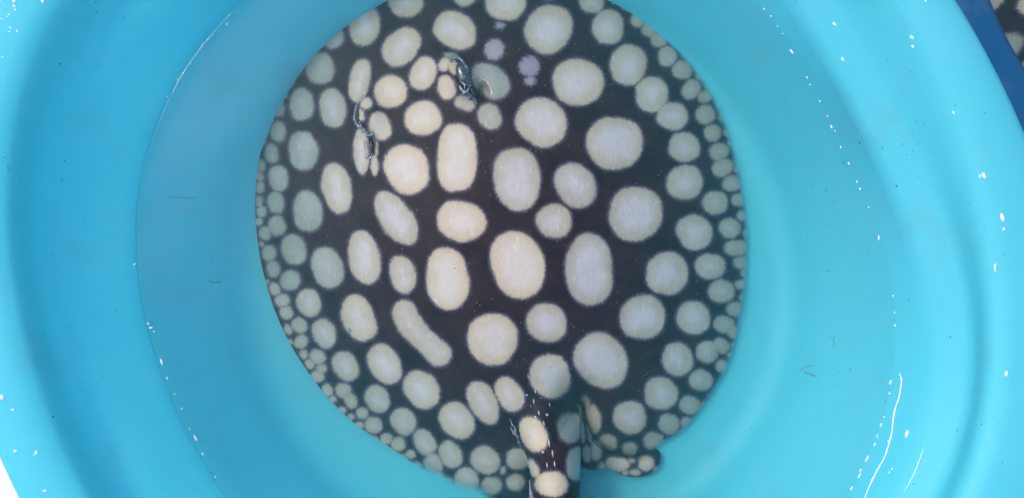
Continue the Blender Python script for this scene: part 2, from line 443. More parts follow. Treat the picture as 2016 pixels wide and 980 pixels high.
# spots: u, v, a, b, angle, warmth[, teal, fur, power]
W_, N_, G_ = 0.95, 0.35, 0.0
CAPS = ([(796,614),(806,636),(826,660),(846,679),(864,696)], 24.5, .32)
SP = [
(717,48,43,31,88,G_),(652,71,26,24,60,G_),(630,135,32,28,80,G_),(708,158,43,21,101,N_),(655,213,39,27,85,G_),(594,206,33,24,85,G_),
(547,212,18,14,85,G_),(564,160,16,15,60,G_),(582,113,14,12,20,G_),(569,130,11,10,0,G_),(601,82,13,10,10,G_),(668,6,13,11,-40,G_),(653,22,11,9,-20,G_),
(636,34,8,7,0,G_),(622,48,7,5,-50,G_),(609,62,8,6,-60,G_),(585,93,7,5,-60,G_),(543,178,10,9,90,G_),(527,222,10,6,95,G_),
(799,4,34,31,0,G_),(790,93,44,32,-42,N_),(896,60,44,36,25,N_),(996,4,40,38,0,N_),(973,98,19,20,0,N_,0,.8),
(833,145,34,26,-68,.7),(769,181,33,32,0,W_),(833,233,37,34,-20,W_),(879,173,24,18,78,.9),(875,128,15,12,-55,.6),(893,134,13,10,60,.8),
(915,203,21,15,24,.4),(966,160,42,30,37,G_,.8),(964,230,26,23,60,.15,.35),(888,110,15,6,12,G_,.9),
(1080,58,50,45,-62,.2),(1042,131,20,20,0,.1,0,1),(1044,160,10,8,0,.1,0,1),(1138,162,50,47,0,.35),(1066,241,52,47,45,.35),
(1165,3,25,24,0,G_),(1197,54,34,32,90,G_),(1237,128,41,36,105,.15),(1238,10,15,13,0,G_),(1256,38,17,14,100,G_),
(1281,56,19,17,-45,G_),(1297,78,17,16,0,G_),(1314,111,21,19,100,G_),(1343,138,20,19,0,G_),(1361,176,21,18,-50,G_),(1388,190,16,12,-20,G_),
(1283,186,35,33,80,.15),(1324,229,31,28,20,.1),(1389,226,20,19,-30,G_),(1378,150,10,9,0,G_),(1423,231,9,9,0,G_),(1352,108,10,9,0,G_),(1334,89,8,8,0,G_),(1319,69,6,6,0,G_),
(547,259,20,16,85,G_),(520,262,8,6,90,G_),(518,279,9,6,90,G_),(535,302,19,14,85,G_),(513,326,13,10,90,G_),(548,351,26,20,75,G_),(511,348,10,9,90,G_),
(511,369,13,10,90,G_),(543,399,22,17,80,G_),(510,396,12,8,90,G_),(515,416,12,11,90,G_),(545,444,20,18,80,G_),(510,436,9,8,90,G_),(522,459,14,12,80,G_),
(597,297,39,29,87,G_),(606,416,41,29,80,G_),(578,491,30,25,75,G_),(663,370,52,29,80,.25),(530,498,16,15,80,G_),
(712,298,47,17,88,.3,0,0,1.8),(737,325,22,8,88,.3,0,0,1.8),(741,292,15,4,90,.3),(801,333,51,43,70,W_),(900,311,67,39,90,W_,0,0,2.7),
(780,430,60,33,56,.2,.1,0,1.9),(908,435,50,39,14,W_),(1018,352,62,47,80,.35,.15),(1133,365,47,38,62,.15,.1),(1091,435,36,33,0,.25),(1210,282,55,53,0,.2),
(1251,421,54,53,0,.15),(1347,290,31,30,0,.1),(1348,359,36,35,0,.1),(1403,262,18,17,0,G_),(1416,298,20,18,-20,G_),(1423,330,22,18,-20,G_),(1441,361,20,16,-15,G_),
(1408,399,25,24,0,G_),(1456,393,18,13,-5,G_),(1466,424,16,11,-10,G_),(1367,457,36,34,60,.1),(1437,449,22,20,0,G_),(1450,488,24,17,-5,G_),
(1435,260,12,9,0,G_),(1441,281,10,8,0,G_),(1453,334,9,8,0,G_),(1472,459,10,9,0,G_),
(538,529,17,14,75,G_),(571,552,21,20,0,G_),(541,569,14,11,75,G_),(556,591,15,14,0,G_),(564,615,15,13,60,G_),(589,640,17,15,30,G_),(593,672,14,14,0,G_),
(567,648,12,8,60,G_),(598,697,10,9,60,G_),(625,702,17,15,50,G_),(610,716,11,9,50,G_),(633,725,11,10,0,G_),(608,596,29,24,75,G_),(638,656,30,23,65,.05),
(645,527,42,31,75,.1),(717,507,55,31,77,.35),(706,626,47,33,68,.55),(680,720,32,24,62,.1),(793,540,38,26,72,.3),
(881,549,61,43,86,W_),(970,667,51,50,0,.85),(757,716,42,31,58,.35),(1019,521,68,52,76,W_),(1076,635,40,38,0,.35),(1160,531,70,48,88,.12,.1),
(1083,740,45,39,75,.6),(1183,709,57,50,42,.2),(1265,624,45,44,0,.12),(1313,538,43,41,90,.1),(1398,524,30,26,0,G_),(1420,573,27,23,10,G_),(1365,625,34,33,0,.05),
(1334,707,33,31,80,.05),(1448,608,19,15,0,G_),(1463,517,20,14,0,G_),(1470,537,13,10,0,G_),(1464,560,18,11,0,G_),(1467,586,12,9,0,G_),(1426,638,22,17,15,G_),
(1443,652,16,13,45,G_),(1393,692,22,22,0,G_),(1420,680,18,15,30,G_),(1424,722,16,13,30,G_),(1380,748,24,21,20,G_),
(625,740,14,13,0,G_),(645,767,14,11,70,G_),(676,768,17,15,0,G_),(690,788,17,13,60,G_),(655,785,8,8,0,G_),(713,813,13,12,0,G_),(673,806,9,7,0,G_),(691,820,8,7,0,G_),
(735,836,18,17,0,G_),(707,837,10,8,0,G_),(736,865,10,8,0,G_),(743,785,28,24,55,.05),(830,766,41,33,58,.45),(794,829,28,24,50,.1),(836,870,27,21,58,.1),
(899,827,40,31,52,.45),(951,791,46,28,60,.5,0,0,1.9),(1003,776,37,26,62,.9),(887,894,29,22,58,.15),(853,912,21,19,60,.05),(760,863,13,12,0,G_),(784,873,15,14,0,G_),
(808,894,10,10,0,G_),(792,900,9,8,0,G_),(818,918,12,10,0,G_),(862,938,14,11,70,G_),(918,945,27,25,80,.1),(968,955,20,19,0,.1),(955,905,31,26,38,.2),
(1019,903,23,22,0,.3),(1015,948,18,17,0,.3),(990,925,6,8,0,.1),
(1153,791,13,9,70,.1),(1167,824,30,16,82,.1),(1196,871,19,17,0,.2),(1240,883,15,14,0,.2),(1240,821,34,32,80,.15),(1301,774,33,33,0,.05),
(1358,797,21,19,30,G_),(1317,834,22,20,30,G_),(1287,868,20,19,0,.1),(1352,832,13,12,0,G_),(1388,797,8,8,0,G_),(1401,779,7,6,0,G_),(1427,754,8,7,0,G_),
(984,50,9,7,0,.2,0,1),(721,204,12,12,0,.7),(710,227,13,8,80,.7),(748,249,28,22,75,.9),(734,262,10,6,50,.1,.6),
]
TAIL_SP = [(1050,854,37,26,58,.95),(1086,952,33,26,8,1.0),(1049,921,20,11,62,.6),(1122,841,30,25,88,.2,.35),(1137,912,34,23,98,.15,.35),(1100,1030,26,20,60,.6),(1150,1088,20,14,30,.5),(1240,1108,16,10,5,.5),(1320,1092,11,7,-20,.5)]
PELV_R_SP = [(1140,812,24,6,84,.1,.3),(1147,850,22,5,88,.2),(1155,893,17,9,85,.1,.2),(1160,850,20,5,80,.4),(1174,885,22,11,92,.1,.2),(1186,916,8,7,0,.1),(1216,913,24,15,8,.3),(1272,911,16,16,0,.4),(1250,929,12,7,0,.1),(1292,925,6,6,0,.1),(1197,925,7,5,0,.1),(1244,905,7,5,0,.1),(1232,930,8,5,0,.1)]
PELV_L_SP = [(1010,985,18,14,0,.2),(975,990,16,12,0,.2),(1035,1000,12,16,0,.2)]

def extra_spots(sp):
    """tiny rim spots between the big ones, and the front of the disc"""
    cent = [(s[0], s[1], (s[2] + s[3]) / 2) for s in sp] + [(p[0], p[1], 26) for p in CAPS[0]]; add = []
    cand = rng.uniform([490, -115], [1495, 1000], size=(26000, 2))
    sd_ = sdf(cand[:, 0], cand[:, 1], DISC)
    order = np.argsort(-sd_)
    for i in order:
        s_ = sd_[i]; u, v = cand[i]
        if s_ < 1.5 or (u > 990 and v > 740 and u < 1310) or v > 960: continue
        if v > -2:
            if s_ > 26: continue
            r_ = rng.uniform(4, 7.5) if s_ < 14 else rng.uniform(5, 8); gap = 1.5
        else:
            r_ = min(36, 5 + s_ * 0.42) * rng.uniform(0.75, 1.05); gap = 3 + s_ * .08
        ok = True
        for (a, b, c) in cent:
            if abs(a - u) < c + r_ + gap and abs(b - v) < c + r_ + gap and math.hypot(a - u, b - v) < c + r_ + gap: ok = False; break
        if ok:
            cent.append((u, v, r_)); add.append((u, v, r_ * 1.08, r_ * .92, rng.uniform(0, 180), G_))
    return sp + add

def paint(U, Vv, spots, D, Fr, To):
    for k, s in enumerate(spots):
        u, v, a, b, ang, warm = s[:6]
        teal = s[6] if len(s) > 6 else 0; fur = s[7] if len(s) > 7 else 0; pw = s[8] if len(s) > 8 else 2.15
        m = np.where((np.abs(U - u) < a + 24) & (np.abs(Vv - v) < a + 24))[0]
        if len(m) == 0: continue
        x = U[m] - u; y = Vv[m] - v; ca, sa = math.cos(R(ang)), math.sin(R(ang))
        p = x * ca + y * sa; q = -x * sa + y * ca
        th0 = np.arctan2(q, p); ph = (k * 2.4) % 6.28
        wob = 1 + 0.022 * np.sin(2 * th0 + ph) + 0.018 * np.sin(3 * th0 + 2 * ph) + 0.01 * np.sin(5 * th0 + ph * 3)
        rho = ((np.abs(p) / a) ** pw + (np.abs(q) / b) ** pw) ** (1 / pw) / wob + 1e-4
        L = np.hypot(p, q)
        d = np.where(rho > .05, L * (1 / rho - 1), min(a, b))
        better = d > D[m]; mm = m[better]
        # soft union keeps merging spots from creasing
        D[mm] = d[better]
        rr = (a + b) / 2
        Fr[mm, 0] = np.cos(th0[better]) * rr * .8 + k * 17.3; Fr[mm, 1] = np.sin(th0[better]) * rr * .8; Fr[mm, 2] = L[better] * .035
        To[mm, 0] = warm; To[mm, 1] = teal; To[mm, 2] = fur
def paint_caps(U, Vv, D, Fr, To):
    m = np.where((U > 740) & (U < 920) & (Vv > 560) & (Vv < 750))[0]
    if not len(m): return
    dd, t = seg_dist(U[m], Vv[m], catmull(CAPS[0], 5, False), False)
    d = CAPS[1] + 1.2 * np.sin(t * .35) - dd; b_ = d > D[m]; mm = m[b_]
    D[mm] = d[b_]; Fr[mm, 0] = U[mm] * .55; Fr[mm, 1] = Vv[mm] * .55; Fr[mm, 2] = 0; To[mm] = (CAPS[2], 0, 0)

def sheet(name, mat, box, step, fsd, fz, painter, fin_f, root, belly=0.0015):
    u = np.arange(box[0], box[2], step); v = np.arange(box[1], box[3], step)
    UU, VV = np.meshgrid(u, v); sh = UU.shape
    sd_ = fsd(UU, VV)
    ins = sd_ > 0
    # faces with at least one corner inside
    a = ins[:-1, :-1] | ins[1:, :-1] | ins[:-1, 1:] | ins[1:, 1:]
    used = np.zeros(sh, bool)
    used[:-1, :-1] |= a; used[1:, :-1] |= a; used[:-1, 1:] |= a; used[1:, 1:] |= a
    gy, gx = np.gradient(sd_, step)
    gl = np.hypot(gx, gy) + 1e-6
    out = used & ~ins
    UU = np.where(out, UU - sd_ * gx / gl, UU); VV = np.where(out, VV - sd_ * gy / gl, VV)
    idx = -np.ones(sh, int); idx[used] = np.arange(used.sum())
    U = UU[used]; Vv = VV[used]; s_ = np.maximum(sd_[used], 0)
    z = fz(U, Vv, s_)
    top = PA(U, Vv, z)
    ys, xs = np.where(a)
    q = np.stack([idx[ys, xs], idx[ys + 1, xs], idx[ys + 1, xs + 1], idx[ys, xs + 1]], 1)
    n = len(U)
    # underside
    zb = np.minimum(belly + 0 * z, z - 0.002) if belly is not None else z - 0.003
    bot = PA(U, Vv, z); bot[:, 2] = np.maximum(zb, 0.0008) if belly is not None else zb
    # boundary edges
    e = np.concatenate([q[:, [0, 1]], q[:, [1, 2]], q[:, [2, 3]], q[:, [3, 0]]])
    key = np.sort(e, 1); kk = key[:, 0].astype(np.int64) * (n + 1) + key[:, 1]
    un, inv, cnt = np.unique(kk, return_inverse=True, return_counts=True)
    be = e[cnt[inv] == 1]
    side = np.stack([be[:, 1], be[:, 0], be[:, 0] + n, be[:, 1] + n], 1)
    faces = np.concatenate([q, q[:, ::-1] + n, side])
    V = np.concatenate([top, bot]) - np.array([basin_loc])
    me = bpy.data.meshes.new(name)
    me.vertices.add(len(V)); me.vertices.foreach_set('co', V.astype(np.float32).ravel())
    me.loops.add(faces.size); me.loops.foreach_set('vertex_index', faces.astype(np.int32).ravel())
    me.polygons.add(len(faces)); me.polygons.foreach_set('loop_start', np.arange(0, faces.size, 4, dtype=np.int32))
    me.polygons.foreach_set('loop_total', np.full(len(faces), 4, np.int32))
    me.update(calc_edges=True); me.validate()
    me.polygons.foreach_set('use_smooth', np.ones(len(me.polygons), bool))
    D = np.full(n, -24.0); Fr = np.zeros((n, 3)); To = np.zeros((n, 3))
    painter(U, Vv, D, Fr, To)
    fin = fin_f(U, Vv, s_)
    def put(nm, typ, arr, fld):
        at = me.attributes.new(nm, typ, 'POINT')
        at.data.foreach_set(fld, np.concatenate([arr, arr]).astype(np.float32).ravel())
    put('spot', 'FLOAT', D, 'value'); put('fringe', 'FLOAT_VECTOR', Fr, 'vector'); put('tone', 'FLOAT_VECTOR', To, 'vector'); put('fin', 'FLOAT', fin, 'value')
    me.materials.append(mat)
    o = bpy.data.objects.new(name, me); COL.objects.link(o); o.parent = root
    return o

def smooth(x, a, b):
    t = np.clip((x - a) / (b - a), 0, 1); return t * t * (3 - 2 * t)
def vnoise(U, Vv, f, seed):
    out = np.zeros_like(U)
    for i in range(5):
        an = seed + i * 1.9; ff = f * (1 + 0.45 * i)
        out += np.sin((U * math.cos(an) + Vv * math.sin(an)) * ff + seed * 7 + i * 3.1) / (1 + i * .5)
    return out / 2.8

def gauss(U, Vv, cu, cv, a, b, ang):
    x = U - cu; y = Vv - cv; ca, sa = math.cos(R(ang)), math.sin(R(ang))
    return np.exp(-(((x * ca + y * sa) / a) ** 2 + ((-x * sa + y * ca) / b) ** 2))

def body_sd(U, Vv):
    d = sdf(U, Vv, DISC); td, tt, tw = tail_d(U, Vv)
    return np.maximum(d, np.where(Vv > 800, tw - td, -99.0))
HC = (965.0, 430.0)
HULL = catmull([(660, -2), (598, 70), (560, 140), (532, 220), (513, 300), (503, 380), (505, 455), (517, 530), (541, 610),
                (578, 688), (634, 768), (695, 830), (750, 868), (820, 915), (880, 963), (960, 995), (1060, 1000), (1170, 970),
                (1300, 905), (1400, 805), (1448, 712), (1472, 615), (1483, 510), (1478, 405), (1458, 305),
                (1430, 215), (1382, 135), (1322, 68), (1270, 18), (1215, -25), (1130, -75), (1030, -108), (920, -112), (810, -88), (720, -45)], 6)
HT = np.arctan2(HULL[:, 1] - HC[1], HULL[:, 0] - HC[0]); HR = np.hypot(HULL[:, 0] - HC[0], HULL[:, 1] - HC[1])
_o = np.argsort(HT); HT = HT[_o]; HR = HR[_o]
def body_z(U, Vv, s_):
    ds = np.maximum(sdf(U, Vv, DISC), 0)
    r = np.hypot(U - HC[0], Vv - HC[1]) / np.interp(np.arctan2(Vv - HC[1], U - HC[0]), HT, HR, period=2 * math.pi)
    z = 0.009 + 0.100 * (1 - np.clip(r, 0, 1) ** 2.3)
    z = 0.008 + (z - 0.008) * np.tanh(ds * 0.03) ** 0.8
    z += 0.0009 * vnoise(U, Vv, 0.03, 1.0) * (1 - r) + 0.0012 * vnoise(U, Vv, 0.013, 2.0) * smooth(ds, 5, 60)
    # gentle waves in the fin margin
    z += 0.0022 * np.maximum(0, np.sin(np.arctan2(Vv - 440, U - 990) * 23 + 1.0)) * (1 - smooth(ds, 0, 45)) * smooth(ds, 0, 8)
    # eye turrets and the spiracles behind them
    z += 0.016 * gauss(U, Vv, 893, 148, 38, 26, 70) + 0.008 * gauss(U, Vv, 915, 178, 22, 22, 0)
    z += 0.014 * gauss(U, Vv, 724, 228, 44, 32, 78)
    z -= 0.012 * gauss(U, Vv, 952, 178, 16, 11, 60)
    z -= 0.012 * gauss(U, Vv, 738, 284, 18, 8, 80)
    z = np.minimum(z, 0.116 + 0.3 * (np.maximum(z - 0.116, 0)))
    td, tt, tw = tail_d(U, Vv)
    k = np.clip(1 - (td / np.maximum(tw, 1e-3)) ** 2, 0, 1) ** (1.5 - 1.1 * smooth(Vv, 800, 890))
    blend = smooth(Vv, 750, 880)
    zt = 0.060 + 0.047 * k
    zt = np.where(Vv > 1000, 0.05 + 0.045 * k, zt)
    zt = np.where(td < tw, zt, 0)
    z = np.maximum(z, z + (zt - z) * blend * (td < tw))
    z = np.maximum(z, 0.006)
    return z
def body_paint(U, Vv, D, Fr, To):
    td, tt, tw = tail_d(U, Vv)
    ontail = (td < tw) & (Vv > 800)
    i1 = np.where(~ontail)[0]; i2 = np.where(ontail)[0]
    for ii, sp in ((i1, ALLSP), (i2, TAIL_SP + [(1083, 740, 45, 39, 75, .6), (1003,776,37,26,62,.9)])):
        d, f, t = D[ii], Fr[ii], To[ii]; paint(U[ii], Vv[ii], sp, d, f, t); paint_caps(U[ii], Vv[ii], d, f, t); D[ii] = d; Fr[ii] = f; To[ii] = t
def body_fin(U, Vv, s_):
    right = smooth(U, 1180, 1330)
    left = smooth(Vv, 880, 950) * (1 - smooth(U, 930, 1000))
    td, tt, tw = tail_d(U, Vv)
    f = right * (1.35 * (1 - smooth(s_, 0, 24)) + 0.22 * (1 - smooth(s_, 8, 70)))
    f = np.maximum(f, left * 1.3 * (1 - smooth(s_, 0, 40)))
    return np.where(td < tw, 0, f)
ALLSP = [s if (s[0] > 660 or s[1] > 560) else (list(s[:6]) + [0.72 * min(1, (660 - s[0]) / 60 + .4)] + list(s[7:])) for s in extra_spots(SP)]  # left spots painted darker teal for the shade and deeper water there
ray = empty('stingray', basin_loc)
tag(ray, 'black stingray with cream white spots lying whole in the cyan basin', 'stingray', 'spotted stingrays')
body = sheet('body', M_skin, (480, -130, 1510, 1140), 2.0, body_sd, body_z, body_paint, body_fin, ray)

# pelvic fins, tucked under the rear margin of the disc on each side of the tail
PR = catmull([(1120, 800), (1120, 880), (1135, 917), (1165, 929), (1195, 926), (1225, 940), (1262, 943), (1292, 931), (1304, 907), (1299, 882), (1240, 850), (1180, 810), (1150, 785)], 5)
PL = catmull([(1060, 880), (1062, 980), (1040, 1035), (1010, 1030), (990, 1005), (985, 975), (990, 930), (1015, 890)], 5)
def pel(poly, sp, tag_, zz):
    b = (poly[:, 0].min() - 8, poly[:, 1].min() - 8, poly[:, 0].max() + 8, poly[:, 1].max() + 8)
    return sheet('pelvic_fin', M_skin, b, 1.6, lambda U, Vv: sdf(U, Vv, poly), zz,
                 lambda U, Vv, D, Fr, To: paint(U, Vv, sp, D, Fr, To),
                 lambda U, Vv, s_: 1.4 * (1 - smooth(s_, 0, 8)) + 0.16 * (1 - smooth(s_, 8, 30)), ray, belly=None)
def zpr(U, Vv, s_):
    ds = sdf(U, Vv, DISC); base = body_z(U, Vv, s_)
    z = 0.013 + 0.003 * smooth(s_, 0, 30)
    return np.where(ds > -6, np.minimum(z, np.maximum(base - 0.006, 0.004)), z)
pel(PR, PELV_R_SP, 'R', zpr)
pel(PL, PELV_L_SP, 'L', lambda U, Vv, s_: 0.004 + 0.003 * smooth(s_, 0, 30))

# ---- eyes, lids, spiracle folds, thorns
def ellipsoid(name, c, ax, ang, mat, parent, nu=20, nv=12, up=True, loc=basin_loc, zmin=-1):
    V = []; F = []
    ca, sa = math.cos(ang), math.sin(ang)
    for i in range(nv + 1):
        ph = math.pi * i / nv
        for j in range(nu):
            t = 2 * math.pi * j / nu
            x = ax[0] * math.sin(ph) * math.cos(t); y = ax[1] * math.sin(ph) * math.sin(t); z = ax[2] * max(math.cos(ph), zmin)
            V.append((c[0] + x * ca - y * sa - loc[0], c[1] + x * sa + y * ca - loc[1], c[2] + z - loc[2]))
    for i in range(nv):
        for j in range(nu):
            j2 = (j + 1) % nu
            F.append((i * nu + j, (i + 1) * nu + j, (i + 1) * nu + j2, i * nu + j2))
    return mesh_obj(name, V, F, mat, parent)
def tube(name, pts, rad, mat, parent=None, loc=(0, 0, 0), n=8, flat=1.0, cap=True):
    pts = [Vector(p) for p in pts]; V = []; F = []
    for i, p in enumerate(pts):
        d = (pts[min(i + 1, len(pts) - 1)] - pts[max(i - 1, 0)]).normalized()
        side = d.cross(Vector((0, 0, 1))).normalized(); upv = side.cross(d).normalized()
        r_ = rad[i] if hasattr(rad, '__len__') else rad
        for j in range(n):
            t = 2 * math.pi * j / n
            q = p + side * math.cos(t) * r_ + upv * math.sin(t) * r_ * flat
            V.append(tuple(q))
    for i in range(len(pts) - 1):
        for j in range(n):
            j2 = (j + 1) % n; F.append((i * n + j, i * n + j2, (i + 1) * n + j2, (i + 1) * n + j))
    F.append(tuple(range(n - 1, -1, -1))); F.append(tuple((len(pts) - 1) * n + j for j in range(n)))
    V = np.array(V)
    if parent is not None: V = V - np.array([loc]); return mesh_obj(name, V, F, mat, parent)
    return mesh_obj(name, V, F, mat, None, loc=loc)
def zat(u, v):
    U = np.array([float(u)]); Vv = np.array([float(v)]); return float(body_z(U, Vv, np.array([50.0]))[0])
def zline(pts, dz, n=5):
    c = catmull(pts, n, False); return [P(u, v, zat(u, v) + dz) for u, v in c]
S1 = sc(0.12)
# right-hand eye (by the big teal spot)
z1 = zat(908, 150)
e1 = ellipsoid('eye', P(911, 150, z1 + 0.0005), (28 * S1, 12 * S1, 0.006), R(-72), M_eye, ray)
ellipsoid('pupil', P(915, 153, z1 + 0.0035), (9 * S1, 3.5 * S1, 0.003), R(70), M_pupil, e1)
def wrinkle(pts, r_px, mat, dz=0.0004, seed=1, name='eyelid', parent=None):
    c = catmull(pts, 9, False); Q = []; rr = []
    for i, (u, v) in enumerate(c):
        n1 = mnoise.noise(Vector((i * .21, seed * 3.7, 0))); n2 = mnoise.noise(Vector((i * .33, seed * 5.1, 9)))
        u2 = u + n1 * 2.6; v2 = v + n2 * 2.6
        Q.append(P(u2, v2, zat(u2, v2) + dz + n1 * .0005))
        e_ = min(1, .15 + i / 9, .15 + (len(c) - 1 - i) / 9)
        rr.append(max(.15, 1.3 * r_px * e_ * (0.9 + 1.3 * n2)) * S1)
    return tube(name, Q, rr, mat, parent, basin_loc, n=8, flat=.42)
M_pale = simple('wet_pale_skin', (0.36, 0.40, 0.40), 0.4, 0.4, 0.2, (420, (0.16, 0.22, 0.24)))
wrinkle([(884, 112), (898, 113), (911, 122), (920, 138), (924, 154), (924, 170), (918, 182), (908, 186)], 2.6, M_lid, .0003, 1, parent=e1)
wrinkle([(888, 118), (902, 124), (911, 136), (916, 152), (917, 168)], 2.2, M_pupil, .0006, 2, parent=e1)
wrinkle([(893, 122), (903, 131), (908, 144), (905, 156)], 1.6, M_pale, .0012, 3, parent=e1)
wrinkle([(905, 168), (909, 178), (917, 181), (922, 174)], 2.6, M_pale, .0004, 4, parent=e1)
wrinkle([(903, 134), (910, 137), (914, 146)], 1.1, M_fold, .0022, 5, parent=e1)
wrinkle([(920, 182), (926, 190), (934, 198), (940, 205)], 3.4, M_lid, .0002, 6, parent=e1)
wrinkle([(926, 168), (929, 180), (936, 188)], 2.4, M_pupil, .0002, 7, parent=e1)
wrinkle([(907, 160), (913, 166), (916, 175)], 1.2, M_pale, .002, 8, parent=e1)
# left-hand eye
z2 = zat(706, 222)
e2 = ellipsoid('eye', P(704, 226, z2 - .0005), (15 * S1, 4 * S1, 0.004), R(-84), M_eye, ray)
ellipsoid('pupil', P(701, 225, z2 + 0.003), (6 * S1, 2.2 * S1, 0.003), R(-84), M_pupil, e2)
wrinkle([(716, 186), (707, 199), (700, 212), (697, 226), (700, 240), (709, 252), (721, 262), (733, 268)], 1.7, M_lid, .0003, 11, parent=e2)
wrinkle([(713, 190), (704, 204), (701, 216)], 1.5, M_pale, .0006, 12, parent=e2)
wrinkle([(700, 222), (697, 233), (702, 244), (712, 255)], 1.5, M_pale, .0008, 13, parent=e2)
wrinkle([(704, 214), (704, 228), (708, 242), (718, 256), (729, 263)], 1.6, M_pupil, .0007, 14, parent=e2)
wrinkle([(716, 262), (722, 266), (730, 266), (733, 260)], 1.4, M_pale, .0006, 15, parent=e2)
wrinkle([(733, 268), (738, 278), (741, 290)], 1.5, M_pale, .0005, 16, parent=e2)
wrinkle([(734, 292), (732, 304), (729, 316)], 1.8, M_pupil, .0002, 17, parent=e2)
# spiracles
f1 = tube('spiracle', zline([(928, 158), (940, 153), (955, 158), (966, 170), (970, 182), (966, 192)], -0.0012), [.0012, .0022, .0026, .0024, .0026, .0028, .0026, .0024, .0026, .0028, .0028, .0026, .0024, .0026, .0028, .003, .0032, .0034, .0034, .0034, .0032, .003, .0028, .0024, .002, .0015][:26], M_fold, ray, basin_loc, flat=.6)
tube('spiracle_slit', zline([(943, 172), (945, 180), (946, 189)], 0.0012), 0.0007, M_pupil, f1, basin_loc)
f2 = tube('spiracle', zline([(719, 276), (722, 290), (724, 302), (721, 312)], 0.0), 0.0022, M_fold, ray, basin_loc, flat=.6)
tube('spiracle_slit', zline([(730, 278), (731, 292), (727, 308)], 0.0008), 0.0009, M_pupil, f2, basin_loc)
# thorns along the tail base
TH_ = [(1037,777,2.2,0),(1054,770,1.6,5),(1051,790,1.6,6),(1045,799,1.2,0),(1061,813,1.7,6),(1054,820,2.6,0),(1077,816,2.8,0),(1071,834,1.5,7),
       (1081,872,1.9,9),(1088,892,1.9,8),(1092,913,1.8,7),(1077,915,1.5,7),(1069,889,2.8,0),(1082,796,1.2,4),(1065,783,1.2,0),(1040,740,1.3,4)]
for (u, v, r_, L) in TH_:
    z = zat(u, v)
    if L: tube('thorn', [P(u - .12 * L, v - L * .9, z + .0002), P(u, v, z + .0014), P(u + .12 * L, v + L * .9, z + .0006)], [r_ * S1 * .4, r_ * S1, r_ * S1 * .3], M_thorn, ray, basin_loc, n=6)
    else: ellipsoid('thorn', P(u, v, z + .0002), (r_ * S1, r_ * S1, .0012), 0, M_thorn, ray, 10, 6)
# wet highlight painted as pale membrane at the left side of the tail root
M_shine = simple('pale_shine', (0.30, 0.29, 0.34), 0.3, 0.5, 0.4, (260, (0.12, 0.11, 0.14)))
def ribbon(name, L, Rr, zf, mat, parent):
    a = catmull(L, 4, False); b = catmull(Rr, 4, False); V = []; F = []
    nlay = 5
    for i in range(len(a)):
        for k in range(nlay):
            t = k / (nlay - 1); p = a[i] * (1 - t) + b[i] * t
            V.append(P(p[0], p[1], zf(p[0], p[1]) + 0.0009 * math.sin(math.pi * t) + 0.0004))
    for i in range(len(a) - 1):
        for k in range(nlay - 1): F.append((i * nlay + k, (i + 1) * nlay + k, (i + 1) * nlay + k + 1, i * nlay + k + 1))
    o = mesh_obj(name, np.array(V) - np.array([basin_loc]), F, mat, parent)
    m = o.modifiers.new('solid', 'SOLIDIFY'); m.thickness = 0.0008
    return o
wrinkle([(1004, 823), (1010, 838), (1019, 856), (1022, 862)], 1.2, M_pale, .0006, 21, 'shine_sliver', ray)
wrinkle([(1004, 838), (1012, 850), (1021, 868), (1027, 880)], 1.8, M_shine, .0006, 22, 'shine_sliver', ray)
ribbon('shine_sliver', [(1042, 945), (1042, 965), (1042, 985)], [(1043, 943), (1047, 964), (1055, 990)], lambda u, v: 0.108, M_shine, ray)

# ------------------------------------------------------------------ second basin with its own stingray, half a step away on the ground
ND = Vector((0.902, 0.432)); D2 = 0.955
b2 = (basin_loc[0] + ND.x * D2, basin_loc[1] + ND.y * D2, -0.10)
basin2 = basin.copy(); basin2.data = basin.data.copy(); basin2.data.materials[0] = M_plastic2; COL.objects.link(basin2); basin2.location = b2
basin2.rotation_euler.z = R(140)
tag(basin2, 'deep blue plastic basin standing lower beyond the pale one, only its inside showing', 'basin', 'round plastic basins')
water2 = water.copy(); COL.objects.link(water2); water2.location = b2; water2.rotation_euler.z = R(140); tag(water2, kind='structure')
ray2 = copy_tree(ray); ray2.location = b2; ray2.rotation_euler.z = R(75)
ray2.location = (b2[0] - ND.x * 0.008, b2[1] - ND.y * 0.008, -0.10)
tag(ray2, 'second black stingray, only a curved edge with large grey spots showing in the blue basin', 'stingray', 'spotted stingrays')

# ------------------------------------------------------------------ white board under the basin, ground
def slab(name, pts, z0, z1, mat, bev=0.006):
    bm = bmesh.new()
    vs = [bm.verts.new((x, y, z1)) for x, y in pts]; f = bm.faces.new(vs)
    ex = bmesh.ops.extrude_face_region(bm, geom=[f])
    for g in ex['geom']:
        if isinstance(g, bmesh.types.BMVert): g.co.z = z0
    bmesh.ops.recalc_face_normals(bm, faces=bm.faces)
    bmesh.ops.bevel(bm, geom=bm.edges[:], offset=bev, segments=2, affect='EDGES')
    me = bpy.data.meshes.new(name); bm.to_mesh(me); bm.free(); me.materials.append(mat)
    o = bpy.data.objects.new(name, me); COL.objects.link(o); return o
T = Vector((-ND.y, ND.x))
def fr(a, b): q = Vector((basin_loc[0], basin_loc[1])) + ND * a + T * b; return (q.x, q.y)
board = slab('foam_board', [fr(-0.95, -0.75), fr(0.40, -0.75), fr(0.40, 0.75), fr(-0.95, 0.75)], -0.1035, -0.0045, M_board)
tag(board, 'thick bright white foam board under the pale cyan basin', 'board')
bm = bmesh.new(); n = 24
bmesh.ops.create_grid(bm, x_segments=n, y_segments=n, size=30)
me = bpy.data.meshes.new('ground'); bm.to_mesh(me); bm.free(); me.materials.append(M_ground)
gr = bpy.data.objects.new('ground', me); COL.objects.link(gr); gr.location.z = -0.1045; tag(gr, kind='structure')

